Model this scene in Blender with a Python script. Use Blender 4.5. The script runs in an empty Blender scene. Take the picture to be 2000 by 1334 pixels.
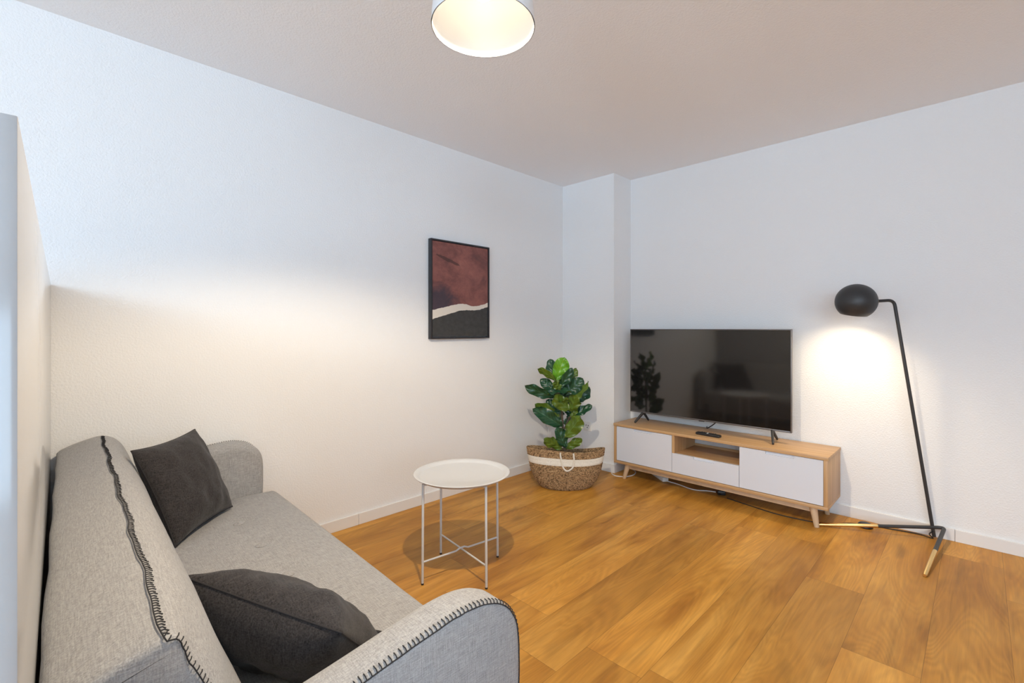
import bpy, bmesh, math, random
from mathutils import Vector, Matrix, noise
random.seed(7)
C = bpy.context.scene.collection
PI = math.pi

# ------------------------------------------------------------------ camera frame (2000 x 1334)
FPX, HV, CH = 921.5, 643.0, 1.2
CX = 2.7169
AN = math.atan((1914 - 1000) / FPX)
RV = Vector((math.cos(AN), math.sin(AN), 0))
FV = Vector((-math.sin(AN), math.cos(AN), 0))
UPV = Vector((0, 0, 1))
CAM = Vector((CX, 0, CH))
def ray(u, v): return RV * ((u - 1000) / FPX) + FV + UPV * ((HV - v) / FPX)
def at_z(u, v, z=0.0):
    d = ray(u, v); return CAM + d * ((z - CH) / d.z)
def at_y(u, v, y):
    d = ray(u, v); return CAM + d * ((y - CAM.y) / d.y)
def at_depth(u, v, w): return CAM + ray(u, v) * w

ROOM_H, WALL_Y, X_MAX, Y_MIN = 2.505, 3.666, 5.0, -5.2

# ------------------------------------------------------------------ object helpers
ROOTM = {}
def thing(name, label, cat, loc=(0, 0, 0), rotz=0.0, group=None):
    o = bpy.data.objects.new(name, None); C.objects.link(o)
    o.empty_display_size = 0.05
    o.location = loc; o.rotation_euler = (0, 0, rotz)
    ROOTM[o.name] = Matrix.Translation(Vector(loc)) @ Matrix.Rotation(rotz, 4, 'Z')
    return tag(o, label, cat, group)
def tag(o, label, cat, group=None):
    o['label'] = label; o['category'] = cat
    if group: o['group'] = group
    return o
def obj(name, bm, mat, parent=None, smooth=True, label=None, local=False, autosm=40):
    """links the bmesh as one mesh object; the vertices are in world space unless local"""
    me = bpy.data.meshes.new(name)
    bmesh.ops.recalc_face_normals(bm, faces=bm.faces) if not getattr(bm, 'keep', False) and bm not in KEEP else None
    bm.to_mesh(me); bm.free()
    o = bpy.data.objects.new(name, me); C.objects.link(o)
    me.materials.append(mat)
    if smooth:
        me.polygons.foreach_set('use_smooth', [True] * len(me.polygons))
        if autosm: me.set_sharp_from_angle(angle=math.radians(autosm))
    M = Matrix.Identity(4)
    if parent is not None:
        M = ROOTM[parent.name]
        if not local: me.transform(M.inverted())
        o.parent = parent
    ROOTM[o.name] = M
    if label: o['label'] = label
    return o
KEEP = set()
def structure(name, bm, mat, parent=None, smooth=False):
    o = obj(name, bm, mat, parent, smooth)
    if parent is None: o['kind'] = 'structure'
    return o

# ------------------------------------------------------------------ shapes
def NB(): return bmesh.new()
def box(bm, x0, x1, y0, y1, z0, z1, bev=0.0, M=None, seg=2):
    r = bmesh.ops.create_cube(bm, size=1.0)
    vs = r['verts']
    for v in vs:
        v.co = Vector((x0 + (v.co.x + .5) * (x1 - x0), y0 + (v.co.y + .5) * (y1 - y0), z0 + (v.co.z + .5) * (z1 - z0)))
    if bev > 0:
        es = list({e for v in vs for e in v.link_edges})
        r = bmesh.ops.bevel(bm, geom=es, offset=bev, segments=seg, profile=.5, affect='EDGES')
        vs = list({v for f in r['faces'] for v in f.verts} | {v for v in vs if v.is_valid})
    if M is not None:
        for v in vs: v.co = M @ v.co
    return vs
def frames(pts):
    pts = [Vector(p) for p in pts]; n = len(pts); T = []
    for i in range(n):
        a = pts[max(i - 1, 0)]; b = pts[min(i + 1, n - 1)]
        t = (b - a); T.append(t.normalized() if t.length > 1e-9 else Vector((0, 0, 1)))
    ref = Vector((0, 0, 1)) if abs(T[0].z) < .9 else Vector((1, 0, 0))
    N = (ref - T[0] * ref.dot(T[0])).normalized(); out = []
    for i in range(n):
        N = (N - T[i] * N.dot(T[i]))
        N = N.normalized() if N.length > 1e-6 else T[i].orthogonal().normalized()
        out.append((pts[i], N.copy(), T[i].cross(N)))
    return out
def tube(bm, pts, r, seg=10, closed=False, flat=1.0):
    rr = r if isinstance(r, (list, tuple)) else [r] * len(pts)
    rings = []
    for (p, n, b), q in zip(frames(pts), rr):
        rings.append([bm.verts.new(p + n * math.cos(2 * PI * k / seg) * q + b * math.sin(2 * PI * k / seg) * q * flat) for k in range(seg)])
    for i in range(len(rings) - 1):
        for k in range(seg):
            bm.faces.new((rings[i][k], rings[i][(k + 1) % seg], rings[i + 1][(k + 1) % seg], rings[i + 1][k]))
    if not closed:
        bm.faces.new(list(reversed(rings[0]))); bm.faces.new(rings[-1])
def spline(pts, n=8):
    P = [Vector(p) for p in pts]; P = [P[0] * 2 - P[1]] + P + [P[-1] * 2 - P[-2]]; out = []
    for i in range(1, len(P) - 2):
        for k in range(n):
            t = k / n
            out.append(.5 * ((2 * P[i]) + (P[i + 1] - P[i - 1]) * t + (2 * P[i - 1] - 5 * P[i] + 4 * P[i + 1] - P[i + 2]) * t * t + (3 * P[i] - P[i - 1] - 3 * P[i + 1] + P[i + 2]) * t ** 3))
    out.append(P[-2]); return out
def bent(pts, rad=.03, n=6):
    """polyline with rounded corners"""
    P = [Vector(p) for p in pts]; out = [P[0]]
    for i in range(1, len(P) - 1):
        a = (P[i - 1] - P[i]); b = (P[i + 1] - P[i]); q = min(rad, a.length * .45, b.length * .45)
        A = P[i] + a.normalized() * q; B = P[i] + b.normalized() * q
        for k in range(n + 1):
            t = k / n; out.append(A * (1 - t) ** 2 + P[i] * 2 * t * (1 - t) + B * t * t)
    out.append(P[-1]); return out
def lathe(bm, prof, seg=48, M=None, sx=1.0, sy=1.0, cap0=True, cap1=True):
    rings = []
    for r, z in prof:
        rings.append([bm.verts.new(Vector((r * math.cos(2 * PI * k / seg) * sx, r * math.sin(2 * PI * k / seg) * sy, z))) for k in range(seg)])
    for i in range(len(rings) - 1):
        for k in range(seg):
            bm.faces.new((rings[i][k], rings[i][(k + 1) % seg], rings[i + 1][(k + 1) % seg], rings[i + 1][k]))
    if cap0 and prof[0][0] > 1e-6: bm.faces.new(list(reversed(rings[0])))
    if cap1 and prof[-1][0] > 1e-6: bm.faces.new(rings[-1])
    vs = [v for r in rings for v in r]
    if M is not None:
        for v in vs: v.co = M @ v.co
    return vs
def inset2d(poly, d):
    n = len(poly); out = []
    area = sum(poly[i][0] * poly[(i + 1) % n][1] - poly[(i + 1) % n][0] * poly[i][1] for i in range(n))
    s = 1 if area > 0 else -1
    for i in range(n):
        a, p, b = poly[i - 1], poly[i], poly[(i + 1) % n]
        tx, ty = b[0] - a[0], b[1] - a[1]; L = math.hypot(tx, ty) or 1
        out.append((p[0] - ty / L * d * s, p[1] + tx / L * d * s))
    return out
def slab(bm, poly, levels, fn):
    """loft of one closed outline through (offset, inset) levels; fn(a, b, offset) -> point"""
    rings = [[bm.verts.new(Vector(fn(a, b, o))) for a, b in inset2d(poly, d)] for o, d in levels]
    n = len(poly)
    for i in range(len(rings) - 1):
        for k in range(n):
            bm.faces.new((rings[i][k], rings[i][(k + 1) % n], rings[i + 1][(k + 1) % n], rings[i + 1][k]))
    bm.faces.new(list(reversed(rings[0]))); bm.faces.new(rings[-1])
def ball(bm, c, r, seg=24, sc=(1, 1, 1)):
    rr = bmesh.ops.create_uvsphere(bm, u_segments=seg, v_segments=seg // 2, radius=r)
    for v in rr['verts']: v.co = Vector((v.co.x * sc[0], v.co.y * sc[1], v.co.z * sc[2])) + Vector(c)

# ------------------------------------------------------------------ materials
def new_mat(name):
    m = bpy.data.materials.new(name); m.use_nodes = True
    nt = m.node_tree; return m, nt, nt.nodes['Principled BSDF']
def N(nt, typ, **kw):
    n = nt.nodes.new(typ)
    for k, v in kw.items():
        if k.startswith('i_'): n.inputs[k[2:].replace('_', ' ')].default_value = v
        else: setattr(n, k, v)
    return n
def mat(name, col, rough=.5, metal=0.0, spec=.5, bump=None, var=None, coat=0.0):
    m, nt, b = new_mat(name); L = nt.links
    b.inputs['Base Color'].default_value = (*col, 1); b.inputs['Roughness'].default_value = rough
    b.inputs['Metallic'].default_value = metal; b.inputs['Specular IOR Level'].default_value = spec
    b.inputs['Coat Weight'].default_value = coat
    tc = N(nt, 'ShaderNodeTexCoord')
    if bump:
        sc, dist, det = bump
        n = N(nt, 'ShaderNodeTexNoise'); n.inputs['Scale'].default_value = sc; n.inputs['Detail'].default_value = det
        L.new(tc.outputs['Object'], n.inputs['Vector'])
        bp = N(nt, 'ShaderNodeBump'); bp.inputs['Distance'].default_value = dist; bp.inputs['Strength'].default_value = 1
        L.new(n.outputs['Fac'], bp.inputs['Height']); L.new(bp.outputs['Normal'], b.inputs['Normal'])
    if var:
        sc, amt = var
        n = N(nt, 'ShaderNodeTexNoise'); n.inputs['Scale'].default_value = sc; n.inputs['Detail'].default_value = 3
        L.new(tc.outputs['Object'], n.inputs['Vector'])
        r = N(nt, 'ShaderNodeMapRange'); r.inputs['To Min'].default_value = 1 - amt; r.inputs['To Max'].default_value = 1 + amt
        L.new(n.outputs['Fac'], r.inputs['Value'])
        h = N(nt, 'ShaderNodeHueSaturation'); h.inputs['Color'].default_value = (*col, 1)
        L.new(r.outputs['Result'], h.inputs['Value']); L.new(h.outputs['Color'], b.inputs['Base Color'])
    return m
def math_node(nt, op, a, b=None, c=None):
    n = N(nt, 'ShaderNodeMath', operation=op)
    for i, x in enumerate((a, b, c)):
        if x is None: continue
        if isinstance(x, (int, float)): n.inputs[i].default_value = x
        else: nt.links.new(x, n.inputs[i])
    return n.outputs[0]
def ramp(nt, fac, stops, interp='LINEAR'):
    r = N(nt, 'ShaderNodeValToRGB'); e = r.color_ramp.elements; r.color_ramp.interpolation = interp
    while len(e) < len(stops): e.new(.5)
    for k, (p, c) in enumerate(stops): e[k].position = p; e[k].color = (*c, 1)
    nt.links.new(fac, r.inputs['Fac']); return r.outputs['Color']

def wall_mat(name, col, sc, dist):
    m, nt, b = new_mat(name); L = nt.links
    b.inputs['Base Color'].default_value = (*col, 1); b.inputs['Roughness'].default_value = .85
    b.inputs['Specular IOR Level'].default_value = .25
    tc = N(nt, 'ShaderNodeTexCoord')
    n1 = N(nt, 'ShaderNodeTexNoise'); n1.inputs['Scale'].default_value = sc; n1.inputs['Detail'].default_value = 3; n1.inputs['Roughness'].default_value = .55
    L.new(tc.outputs['Object'], n1.inputs['Vector'])
    bp = N(nt, 'ShaderNodeBump'); bp.inputs['Distance'].default_value = dist; bp.inputs['Strength'].default_value = 1
    L.new(n1.outputs['Fac'], bp.inputs['Height']); L.new(bp.outputs['Normal'], b.inputs['Normal'])
    return m

def wood_mat(name, c0, c1, scale=1.0, rough=.45, axis='X'):
    """oak grain running along one axis"""
    m, nt, b = new_mat(name); L = nt.links
    tc = N(nt, 'ShaderNodeTexCoord'); mp = N(nt, 'ShaderNodeMapping'); L.new(tc.outputs['Object'], mp.inputs['Vector'])
    s = {'X': (1.2, 26, 26), 'Y': (26, 1.2, 26), 'Z': (26, 26, 1.2)}[axis]
    mp.inputs['Scale'].default_value = tuple(q * scale for q in s)
    n = N(nt, 'ShaderNodeTexNoise'); n.inputs['Scale'].default_value = 1.6; n.inputs['Detail'].default_value = 6; n.inputs['Distortion'].default_value = .4
    L.new(mp.outputs['Vector'], n.inputs['Vector'])
    L.new(ramp(nt, n.outputs['Fac'], [(.3, c0), (.7, c1)]), b.inputs['Base Color'])
    b.inputs['Roughness'].default_value = rough
    return m

def floor_mat():
    m, nt, b = new_mat('oak_vinyl_planks'); L = nt.links
    tc = N(nt, 'ShaderNodeTexCoord'); sp = N(nt, 'ShaderNodeSeparateXYZ'); L.new(tc.outputs['Object'], sp.inputs[0])
    W, LEN = .2277, 1.55
    xs = math_node(nt, 'DIVIDE', math_node(nt, 'SUBTRACT', sp.outputs['X'], 1.89 - 20 * W), W)
    row = math_node(nt, 'FLOOR', xs); fx = math_node(nt, 'FRACT', xs)
    wn = N(nt, 'ShaderNodeTexWhiteNoise', noise_dimensions='1D'); L.new(row, wn.inputs['W'])
    ys = math_node(nt, 'ADD', math_node(nt, 'DIVIDE', sp.outputs['Y'], LEN), math_node(nt, 'MULTIPLY', wn.outputs['Value'], 7.3))
    col = math_node(nt, 'FLOOR', ys); fy = math_node(nt, 'FRACT', ys)
    pid = N(nt, 'ShaderNodeTexWhiteNoise', noise_dimensions='2D')
    cv = N(nt, 'ShaderNodeCombineXYZ'); L.new(row, cv.inputs[0]); L.new(col, cv.inputs[1]); L.new(cv.outputs[0], pid.inputs['Vector'])
    # grain coordinates, shifted per plank
    gx = math_node(nt, 'ADD', sp.outputs['X'], math_node(nt, 'MULTIPLY', pid.outputs['Value'], 37.0))
    gv = N(nt, 'ShaderNodeCombineXYZ'); L.new(gx, gv.inputs[0]); L.new(sp.outputs['Y'], gv.inputs[1]); L.new(math_node(nt, 'MULTIPLY', pid.outputs['Value'], 11.0), gv.inputs[2])
    def nz(scale, sy, det, dist=0.0, ro=.55):
        mp = N(nt, 'ShaderNodeMapping'); mp.inputs['Scale'].default_value = (1, sy, 1); L.new(gv.outputs[0], mp.inputs['Vector'])
        n = N(nt, 'ShaderNodeTexNoise'); n.inputs['Scale'].default_value = scale; n.inputs['Detail'].default_value = det
        n.inputs['Distortion'].default_value = dist; n.inputs['Roughness'].default_value = ro
        L.new(mp.outputs['Vector'], n.inputs['Vector']); return n.outputs['Fac']
    big = nz(6, .2, 3, .8)               # broad cloudy streaks
    fine = nz(95, .045, 6, .3, .65)
    streak = nz(22, .05, 4, .5, .6)
    mask = nz(3.2, .35, 1)       # fine fibre
    # cathedral figure: contour lines of a stretched noise field
    field = nz(5.5, .13, 2, .6, .4)
    rings = math_node(nt, 'SINE', math_node(nt, 'MULTIPLY', field, 170.0))
    rings = math_node(nt, 'MULTIPLY', math_node(nt, 'ADD', rings, 1.0), .5)
    base = ramp(nt, big, [(.28, (.36, .146, .019)), (.5, (.53, .244, .038)), (.72, (.67, .340, .068))])
    hs = N(nt, 'ShaderNodeHueSaturation'); L.new(base, hs.inputs['Color'])
    val = math_node(nt, 'ADD', math_node(nt, 'MULTIPLY', pid.outputs['Value'], .20), .84)
    val = math_node(nt, 'MULTIPLY', val, math_node(nt, 'ADD', math_node(nt, 'MULTIPLY', fine, .60), .70))
    val = math_node(nt, 'MULTIPLY', val, math_node(nt, 'ADD', math_node(nt, 'MULTIPLY', math_node(nt, 'MULTIPLY', rings, mask), .20), .91))
    sk = N(nt, 'ShaderNodeMapRange'); sk.inputs['From Min'].default_value = .56; sk.inputs['From Max'].default_value = .74; sk.inputs['To Min'].default_value = 1; sk.inputs['To Max'].default_value = .74
    nt.links.new(streak, sk.inputs['Value']); val = math_node(nt, 'MULTIPLY', val, sk.outputs['Result'])
    kn = N(nt, 'ShaderNodeTexNoise'); kn.inputs['Scale'].default_value = 7; kn.inputs['Detail'].default_value = 1
    mp = N(nt, 'ShaderNodeMapping'); mp.inputs['Scale'].default_value = (1.5, .35, 1); L.new(gv.outputs[0], mp.inputs['Vector']); L.new(mp.outputs['Vector'], kn.inputs['Vector'])
    knot = N(nt, 'ShaderNodeMapRange'); knot.inputs['From Min'].default_value = .66; knot.inputs['From Max'].default_value = .80; knot.inputs['To Min'].default_value = 1; knot.inputs['To Max'].default_value = .62
    L.new(kn.outputs['Fac'], knot.inputs['Value']); val = math_node(nt, 'MULTIPLY', val, knot.outputs['Result'])
    # joints
    ex = math_node(nt, 'MULTIPLY', math_node(nt, 'MINIMUM', fx, math_node(nt, 'SUBTRACT', 1.0, fx)), W)
    ey = math_node(nt, 'MULTIPLY', math_node(nt, 'MINIMUM', fy, math_node(nt, 'SUBTRACT', 1.0, fy)), LEN)
    gap = math_node(nt, 'LESS_THAN', math_node(nt, 'MINIMUM', ex, ey), .0009)
    val = math_node(nt, 'MULTIPLY', val, math_node(nt, 'SUBTRACT', 1.0, math_node(nt, 'MULTIPLY', gap, .38)))
    L.new(val, hs.inputs['Value'])
    L.new(hs.outputs['Color'], b.inputs['Base Color'])
    rr = N(nt, 'ShaderNodeMapRange'); rr.inputs['To Min'].default_value = .36; rr.inputs['To Max'].default_value = .50
    L.new(fine, rr.inputs['Value']); L.new(rr.outputs['Result'], b.inputs['Roughness'])
    b.inputs['Specular IOR Level'].default_value = .28
    bp = N(nt, 'ShaderNodeBump'); bp.inputs['Distance'].default_value = .0006; bp.inputs['Strength'].default_value = .6
    L.new(math_node(nt, 'SUBTRACT', fine, gap), bp.inputs['Height']); L.new(bp.outputs['Normal'], b.inputs['Normal'])
    return m

def fabric_mat(name, c0, c1, sc=520, bump=.0006, slub=True):
    """plain woven cloth: two crossing thread directions and slubby yarn"""
    m, nt, b = new_mat(name); L = nt.links
    tc = N(nt, 'ShaderNodeTexCoord')
    def st(v):
        mp = N(nt, 'ShaderNodeMapping'); mp.inputs['Scale'].default_value = v; L.new(tc.outputs['Object'], mp.inputs['Vector'])
        n = N(nt, 'ShaderNodeTexNoise'); n.inputs['Scale'].default_value = sc; n.inputs['Detail'].default_value = 2
        L.new(mp.outputs['Vector'], n.inputs['Vector']); return n.outputs['Fac']
    a = st((1, 1, .09)); c = st((.09, 1, 1)); d = st((1, .09, 1))
    s = math_node(nt, 'DIVIDE', math_node(nt, 'ADD', math_node(nt, 'ADD', a, c), d), 3.0)
    L.new(ramp(nt, s, [(.36, c0), (.64, c1)]), b.inputs['Base Color'])
    b.inputs['Roughness'].default_value = .95; b.inputs['Specular IOR Level'].default_value = .15
    b.inputs['Sheen Weight'].default_value = .15
    bp = N(nt, 'ShaderNodeBump'); bp.inputs['Distance'].default_value = bump; bp.inputs['Strength'].default_value = .9
    L.new(s, bp.inputs['Height']); L.new(bp.outputs['Normal'], b.inputs['Normal'])
    return m

def emit(name, col, st):
    m = bpy.data.materials.new(name); m.use_nodes = True; nt = m.node_tree; nt.nodes.clear()
    e = N(nt, 'ShaderNodeEmission'); e.inputs['Color'].default_value = (*col, 1); e.inputs['Strength'].default_value = st
    o = N(nt, 'ShaderNodeOutputMaterial'); nt.links.new(e.outputs[0], o.inputs['Surface']); return m

M_wall = wall_mat('woodchip_wallpaper', (.835, .84, .845), 120, .0024)
M_ceil = wall_mat('ceiling_cool_tint', (.925, .938, .965), 120, .0022)  # blue tint in the colour stands in for cool light on the ceiling
M_trim = mat('white_skirting', (.78, .77, .755), .4)
M_floor = floor_mat()
M_sofa = fabric_mat('grey_sofa_fabric', (.225, .222, .222), (.425, .419, .417), 420, .0009)
M_pillow = fabric_mat('anthracite_cloth', (.014, .0128, .0132), (.058, .052, .0525), 330, .0012)
M_thread = mat('black_thread', (.012, .012, .015), .8)
M_seam = mat('dark_piping', (.018, .016, .018), .9)
M_oak = wood_mat('light_oak', (.46, .27, .125), (.60, .38, .19), 1.0, .42, 'X')
M_oak_v = wood_mat('light_oak_upright', (.46, .27, .125), (.60, .38, .19), 1.0, .42, 'Z')
M_leg = wood_mat('pale_beech', (.52, .36, .22), (.62, .45, .29), .6, .45, 'Z')
M_lacq = mat('white_lacquer_cool_tint', (.67, .70, .765), .25, coat=.2)  # bluish tint stands in for cool daylight falling on the fronts
M_white = mat('white_powder_coat', (.60, .60, .60), .35)
M_gloss = mat('white_gloss_board', (.78, .785, .79), .16, spec=.6, coat=.3)
M_board_dim = mat('white_board_dimmed', (.39, .39, .395), .13, spec=.7)  # same white board, colour darkened to stand for weaker pendant light on it
M_black = mat('matt_black_metal', (.030, .030, .032), .45, bump=(600, .0001, 2))
M_brass = mat('brushed_brass', (.80, .56, .24), .28, 1.0)
M_screen = mat('tv_panel', (.010, .0095, .0095), .07, spec=1.0)
M_bezel = mat('tv_dark_silver', (.16, .15, .15), .35, .7)
M_foot = mat('tv_black_plastic', (.03, .03, .032), .4)
M_plast = mat('black_plastic', (.018, .017, .018), .4)
M_rubber = mat('cable_black', (.012, .012, .012), .55)
M_wcable = mat('cable_white', (.75, .74, .72), .45)
M_socket = mat('socket_plastic', (.78, .77, .74), .3)
M_hole = mat('socket_hole', (.01, .01, .01), .6)
M_rope = fabric_mat('cotton_rope', (.60, .55, .47), (.78, .73, .65), 300, .0008)
M_trunk = mat('fig_bark', (.085, .06, .04), .8, bump=(120, .002, 4), var=(30, .3))
M_shade = mat('pendant_enamel', (.72, .72, .73), .4)
M_soil = mat('potting_soil', (.03, .022, .016), 1.0, bump=(90, .01, 4))
M_frame = mat('black_frame', (.022, .022, .027), .4)
M_glass_frame = mat('window_frame_white', (.8, .8, .8), .4)
M_bulb = emit('warm_bulb', (1.0, .87, .66), 12)
M_bulb2 = emit('warm_bulb_floor_lamp', (1.0, .85, .62), 4)

def seagrass_mat():
    m, nt, b = new_mat('braided_seagrass'); L = nt.links
    tc = N(nt, 'ShaderNodeTexCoord'); mp = N(nt, 'ShaderNodeMapping'); mp.inputs['Scale'].default_value = (1, 1, 1.6)
    L.new(tc.outputs['Object'], mp.inputs['Vector'])
    v = N(nt, 'ShaderNodeTexVoronoi'); v.inputs['Scale'].default_value = 95; L.new(mp.outputs['Vector'], v.inputs['Vector'])
    n = N(nt, 'ShaderNodeTexNoise'); n.inputs['Scale'].default_value = 60; n.inputs['Detail'].default_value = 4; L.new(tc.outputs['Object'], n.inputs['Vector'])
    s = math_node(nt, 'ADD', math_node(nt, 'MULTIPLY', v.outputs['Distance'], .55), math_node(nt, 'MULTIPLY', n.outputs['Fac'], .6))
    L.new(ramp(nt, s, [(.25, (.56, .385, .215)), (.5, (.35, .215, .105)), (.78, (.10, .058, .026))]), b.inputs['Base Color'])
    b.inputs['Roughness'].default_value = .9
    bp = N(nt, 'ShaderNodeBump'); bp.inputs['Distance'].default_value = .004; bp.inputs['Strength'].default_value = .8; bp.invert = True
    L.new(s, bp.inputs['Height']); L.new(bp.outputs['Normal'], b.inputs['Normal'])
    return m
M_grass = seagrass_mat()

def leaf_mat(name, top, under, vein):
    m, nt, b = new_mat(name); L = nt.links
    uv = N(nt, 'ShaderNodeUVMap'); sp = N(nt, 'ShaderNodeSeparateXYZ'); L.new(uv.outputs[0], sp.inputs[0])
    au = math_node(nt, 'ABSOLUTE', sp.outputs['X'])
    mid = math_node(nt, 'LESS_THAN', au, .035)
    ph = math_node(nt, 'SUBTRACT', math_node(nt, 'MULTIPLY', sp.outputs['Y'], 7.0), math_node(nt, 'MULTIPLY', au, 2.2))
    w = math_node(nt, 'ABSOLUTE', math_node(nt, 'SUBTRACT', math_node(nt, 'FRACT', ph), .5))
    side = math_node(nt, 'LESS_THAN', w, .05)
    vv = math_node(nt, 'MAXIMUM', mid, math_node(nt, 'MULTIPLY', side, .7))
    tc = N(nt, 'ShaderNodeTexCoord'); n = N(nt, 'ShaderNodeTexNoise'); n.inputs['Scale'].default_value = 25; L.new(tc.outputs['Object'], n.inputs['Vector'])
    g = N(nt, 'ShaderNodeNewGeometry')
    mx = N(nt, 'ShaderNodeMix', data_type='RGBA'); mx.inputs['A'].default_value = (*top, 1); mx.inputs['B'].default_value = (*under, 1)
    L.new(g.outputs['Backfacing'], mx.inputs['Factor'])
    m2 = N(nt, 'ShaderNodeMix', data_type='RGBA'); L.new(vv, m2.inputs['Factor']); L.new(mx.outputs['Result'], m2.inputs['A']); m2.inputs['B'].default_value = (*vein, 1)
    h = N(nt, 'ShaderNodeHueSaturation'); L.new(m2.outputs['Result'], h.inputs['Color'])
    L.new(math_node(nt, 'ADD', math_node(nt, 'MULTIPLY', n.outputs['Fac'], .6), .7), h.inputs['Value'])
    L.new(h.outputs['Color'], b.inputs['Base Color'])
    b.inputs['Roughness'].default_value = .30; b.inputs['Specular IOR Level'].default_value = .5
    bp = N(nt, 'ShaderNodeBump'); bp.inputs['Distance'].default_value = .002; bp.inputs['Strength'].default_value = .6; bp.invert = True
    L.new(vv, bp.inputs['Height']); L.new(bp.outputs['Normal'], b.inputs['Normal'])
    return m
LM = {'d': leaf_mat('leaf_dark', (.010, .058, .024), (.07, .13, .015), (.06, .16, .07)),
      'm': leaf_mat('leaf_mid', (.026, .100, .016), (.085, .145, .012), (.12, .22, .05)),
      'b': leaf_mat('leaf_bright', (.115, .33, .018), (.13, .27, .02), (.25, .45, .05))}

def art_mat(x0, z0, w, h, axis):
    """abstract shoreline: red-brown upper field, torn pale strip, charcoal lower field; coordinates are the canvas's own"""
    m, nt, b = new_mat('abstract_print'); L = nt.links
    uv = N(nt, 'ShaderNodeUVMap'); sp = N(nt, 'ShaderNodeSeparateXYZ'); L.new(uv.outputs[0], sp.inputs[0])
    U, V = sp.outputs['X'], sp.outputs['Y']
    def nz(sc, det, ro=.6, sy=1.5, dist=0):
        mp = N(nt, 'ShaderNodeMapping'); mp.inputs['Scale'].default_value = (1, sy, 1); L.new(uv.outputs[0], mp.inputs['Vector'])
        n = N(nt, 'ShaderNodeTexNoise'); n.inputs['Scale'].default_value = sc; n.inputs['Detail'].default_value = det; n.inputs['Roughness'].default_value = ro; n.inputs['Distortion'].default_value = dist
        L.new(mp.outputs['Vector'], n.inputs['Vector']); return n.outputs['Fac']
    n1 = nz(2.6, 8, .65, 1.6, .6); n2 = nz(14, 4, .6)
    n3 = nz(9, 6, .7, 1.3, .3)
    n1b = math_node(nt, 'ADD', math_node(nt, 'MULTIPLY', n1, .72), math_node(nt, 'MULTIPLY', n3, .30))
    red = ramp(nt, n1b, [(.28, (.085, .040, .045)), (.45, (.19, .066, .058)), (.60, (.30, .108, .088)), (.75, (.42, .17, .14))])
    # bluish corner low on the left
    dx = math_node(nt, 'SUBTRACT', U, .08); dy = math_node(nt, 'MULTIPLY', math_node(nt, 'SUBTRACT', V, .36), 1.6)
    dd = math_node(nt, 'SQRT', math_node(nt, 'ADD', math_node(nt, 'MULTIPLY', dx, dx), math_node(nt, 'MULTIPLY', dy, dy)))
    dd = math_node(nt, 'ADD', dd, math_node(nt, 'MULTIPLY', math_node(nt, 'SUBTRACT', n1, .5), .5))
    bl = N(nt, 'ShaderNodeMapRange'); bl.inputs['From Min'].default_value = .36; bl.inputs['From Max'].default_value = .16; L.new(dd, bl.inputs['Value'])
    mx = N(nt, 'ShaderNodeMix', data_type='RGBA'); L.new(math_node(nt, 'MULTIPLY', bl.outputs['Result'], .85), mx.inputs['Factor']); L.new(red, mx.inputs['A']); mx.inputs['B'].default_value = (.028, .030, .050, 1)
    # one dark stroke near the top left
    sx = math_node(nt, 'MULTIPLY', math_node(nt, 'SUBTRACT', U, .27), 3.6)
    sy = math_node(nt, 'MULTIPLY', math_node(nt, 'ADD', math_node(nt, 'SUBTRACT', V, .815), math_node(nt, 'MULTIPLY', math_node(nt, 'SUBTRACT', U, .27), .22)), 42.0)
    s2 = math_node(nt, 'ADD', math_node(nt, 'MULTIPLY', sx, sx), math_node(nt, 'MULTIPLY', sy, sy))
    st = math_node(nt, 'LESS_THAN', math_node(nt, 'ADD', s2, math_node(nt, 'MULTIPLY', n3, 1.6)), 1.35)
    mx2 = N(nt, 'ShaderNodeMix', data_type='RGBA'); L.new(math_node(nt, 'MULTIPLY', st, .7), mx2.inputs['Factor']); L.new(mx.outputs['Result'], mx2.inputs['A']); mx2.inputs['B'].default_value = (.05, .022, .022, 1)
    # pale torn strip between two wavy edges
    fc = N(nt, 'ShaderNodeFloatCurve'); cu = fc.mapping.curves[0]
    for k, (a, v) in enumerate([(0, .278), (.25, .321), (.5, .357), (.75, .338), (1, .384)]):
        if k in (0,): cu.points[0].location = (a, v)
        elif k == 4: cu.points[-1].location = (a, v)
        else: cu.points.new(a, v)
    fc.mapping.update(); L.new(U, fc.inputs['Value'])
    fd = N(nt, 'ShaderNodeFloatCurve'); cu = fd.mapping.curves[0]
    for k, (a, v) in enumerate([(0, .185), (.25, .238), (.5, .284), (.75, .293), (1, .336)]):
        if k in (0,): cu.points[0].location = (a, v)
        elif k == 4: cu.points[-1].location = (a, v)
        else: cu.points.new(a, v)
    fd.mapping.update(); L.new(U, fd.inputs['Value'])
    jit = math_node(nt, 'MULTIPLY', math_node(nt, 'SUBTRACT', n2, .5), .025)
    vj = math_node(nt, 'ADD', V, jit)
    below = math_node(nt, 'LESS_THAN', vj, fc.outputs[0]); dark = math_node(nt, 'LESS_THAN', vj, fd.outputs[0])
    mx3 = N(nt, 'ShaderNodeMix', data_type='RGBA'); L.new(below, mx3.inputs['Factor']); L.new(mx2.outputs['Result'], mx3.inputs['A']); mx3.inputs['B'].default_value = (.72, .66, .58, 1)
    dk = ramp(nt, n2, [(.3, (.030, .030, .030)), (.7, (.052, .052, .051))])
    mx4 = N(nt, 'ShaderNodeMix', data_type='RGBA'); L.new(dark, mx4.inputs['Factor']); L.new(mx3.outputs['Result'], mx4.inputs['A']); L.new(dk, mx4.inputs['B'])
    L.new(mx4.outputs['Result'], b.inputs['Base Color']); b.inputs['Roughness'].default_value = .6
    return m

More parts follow.
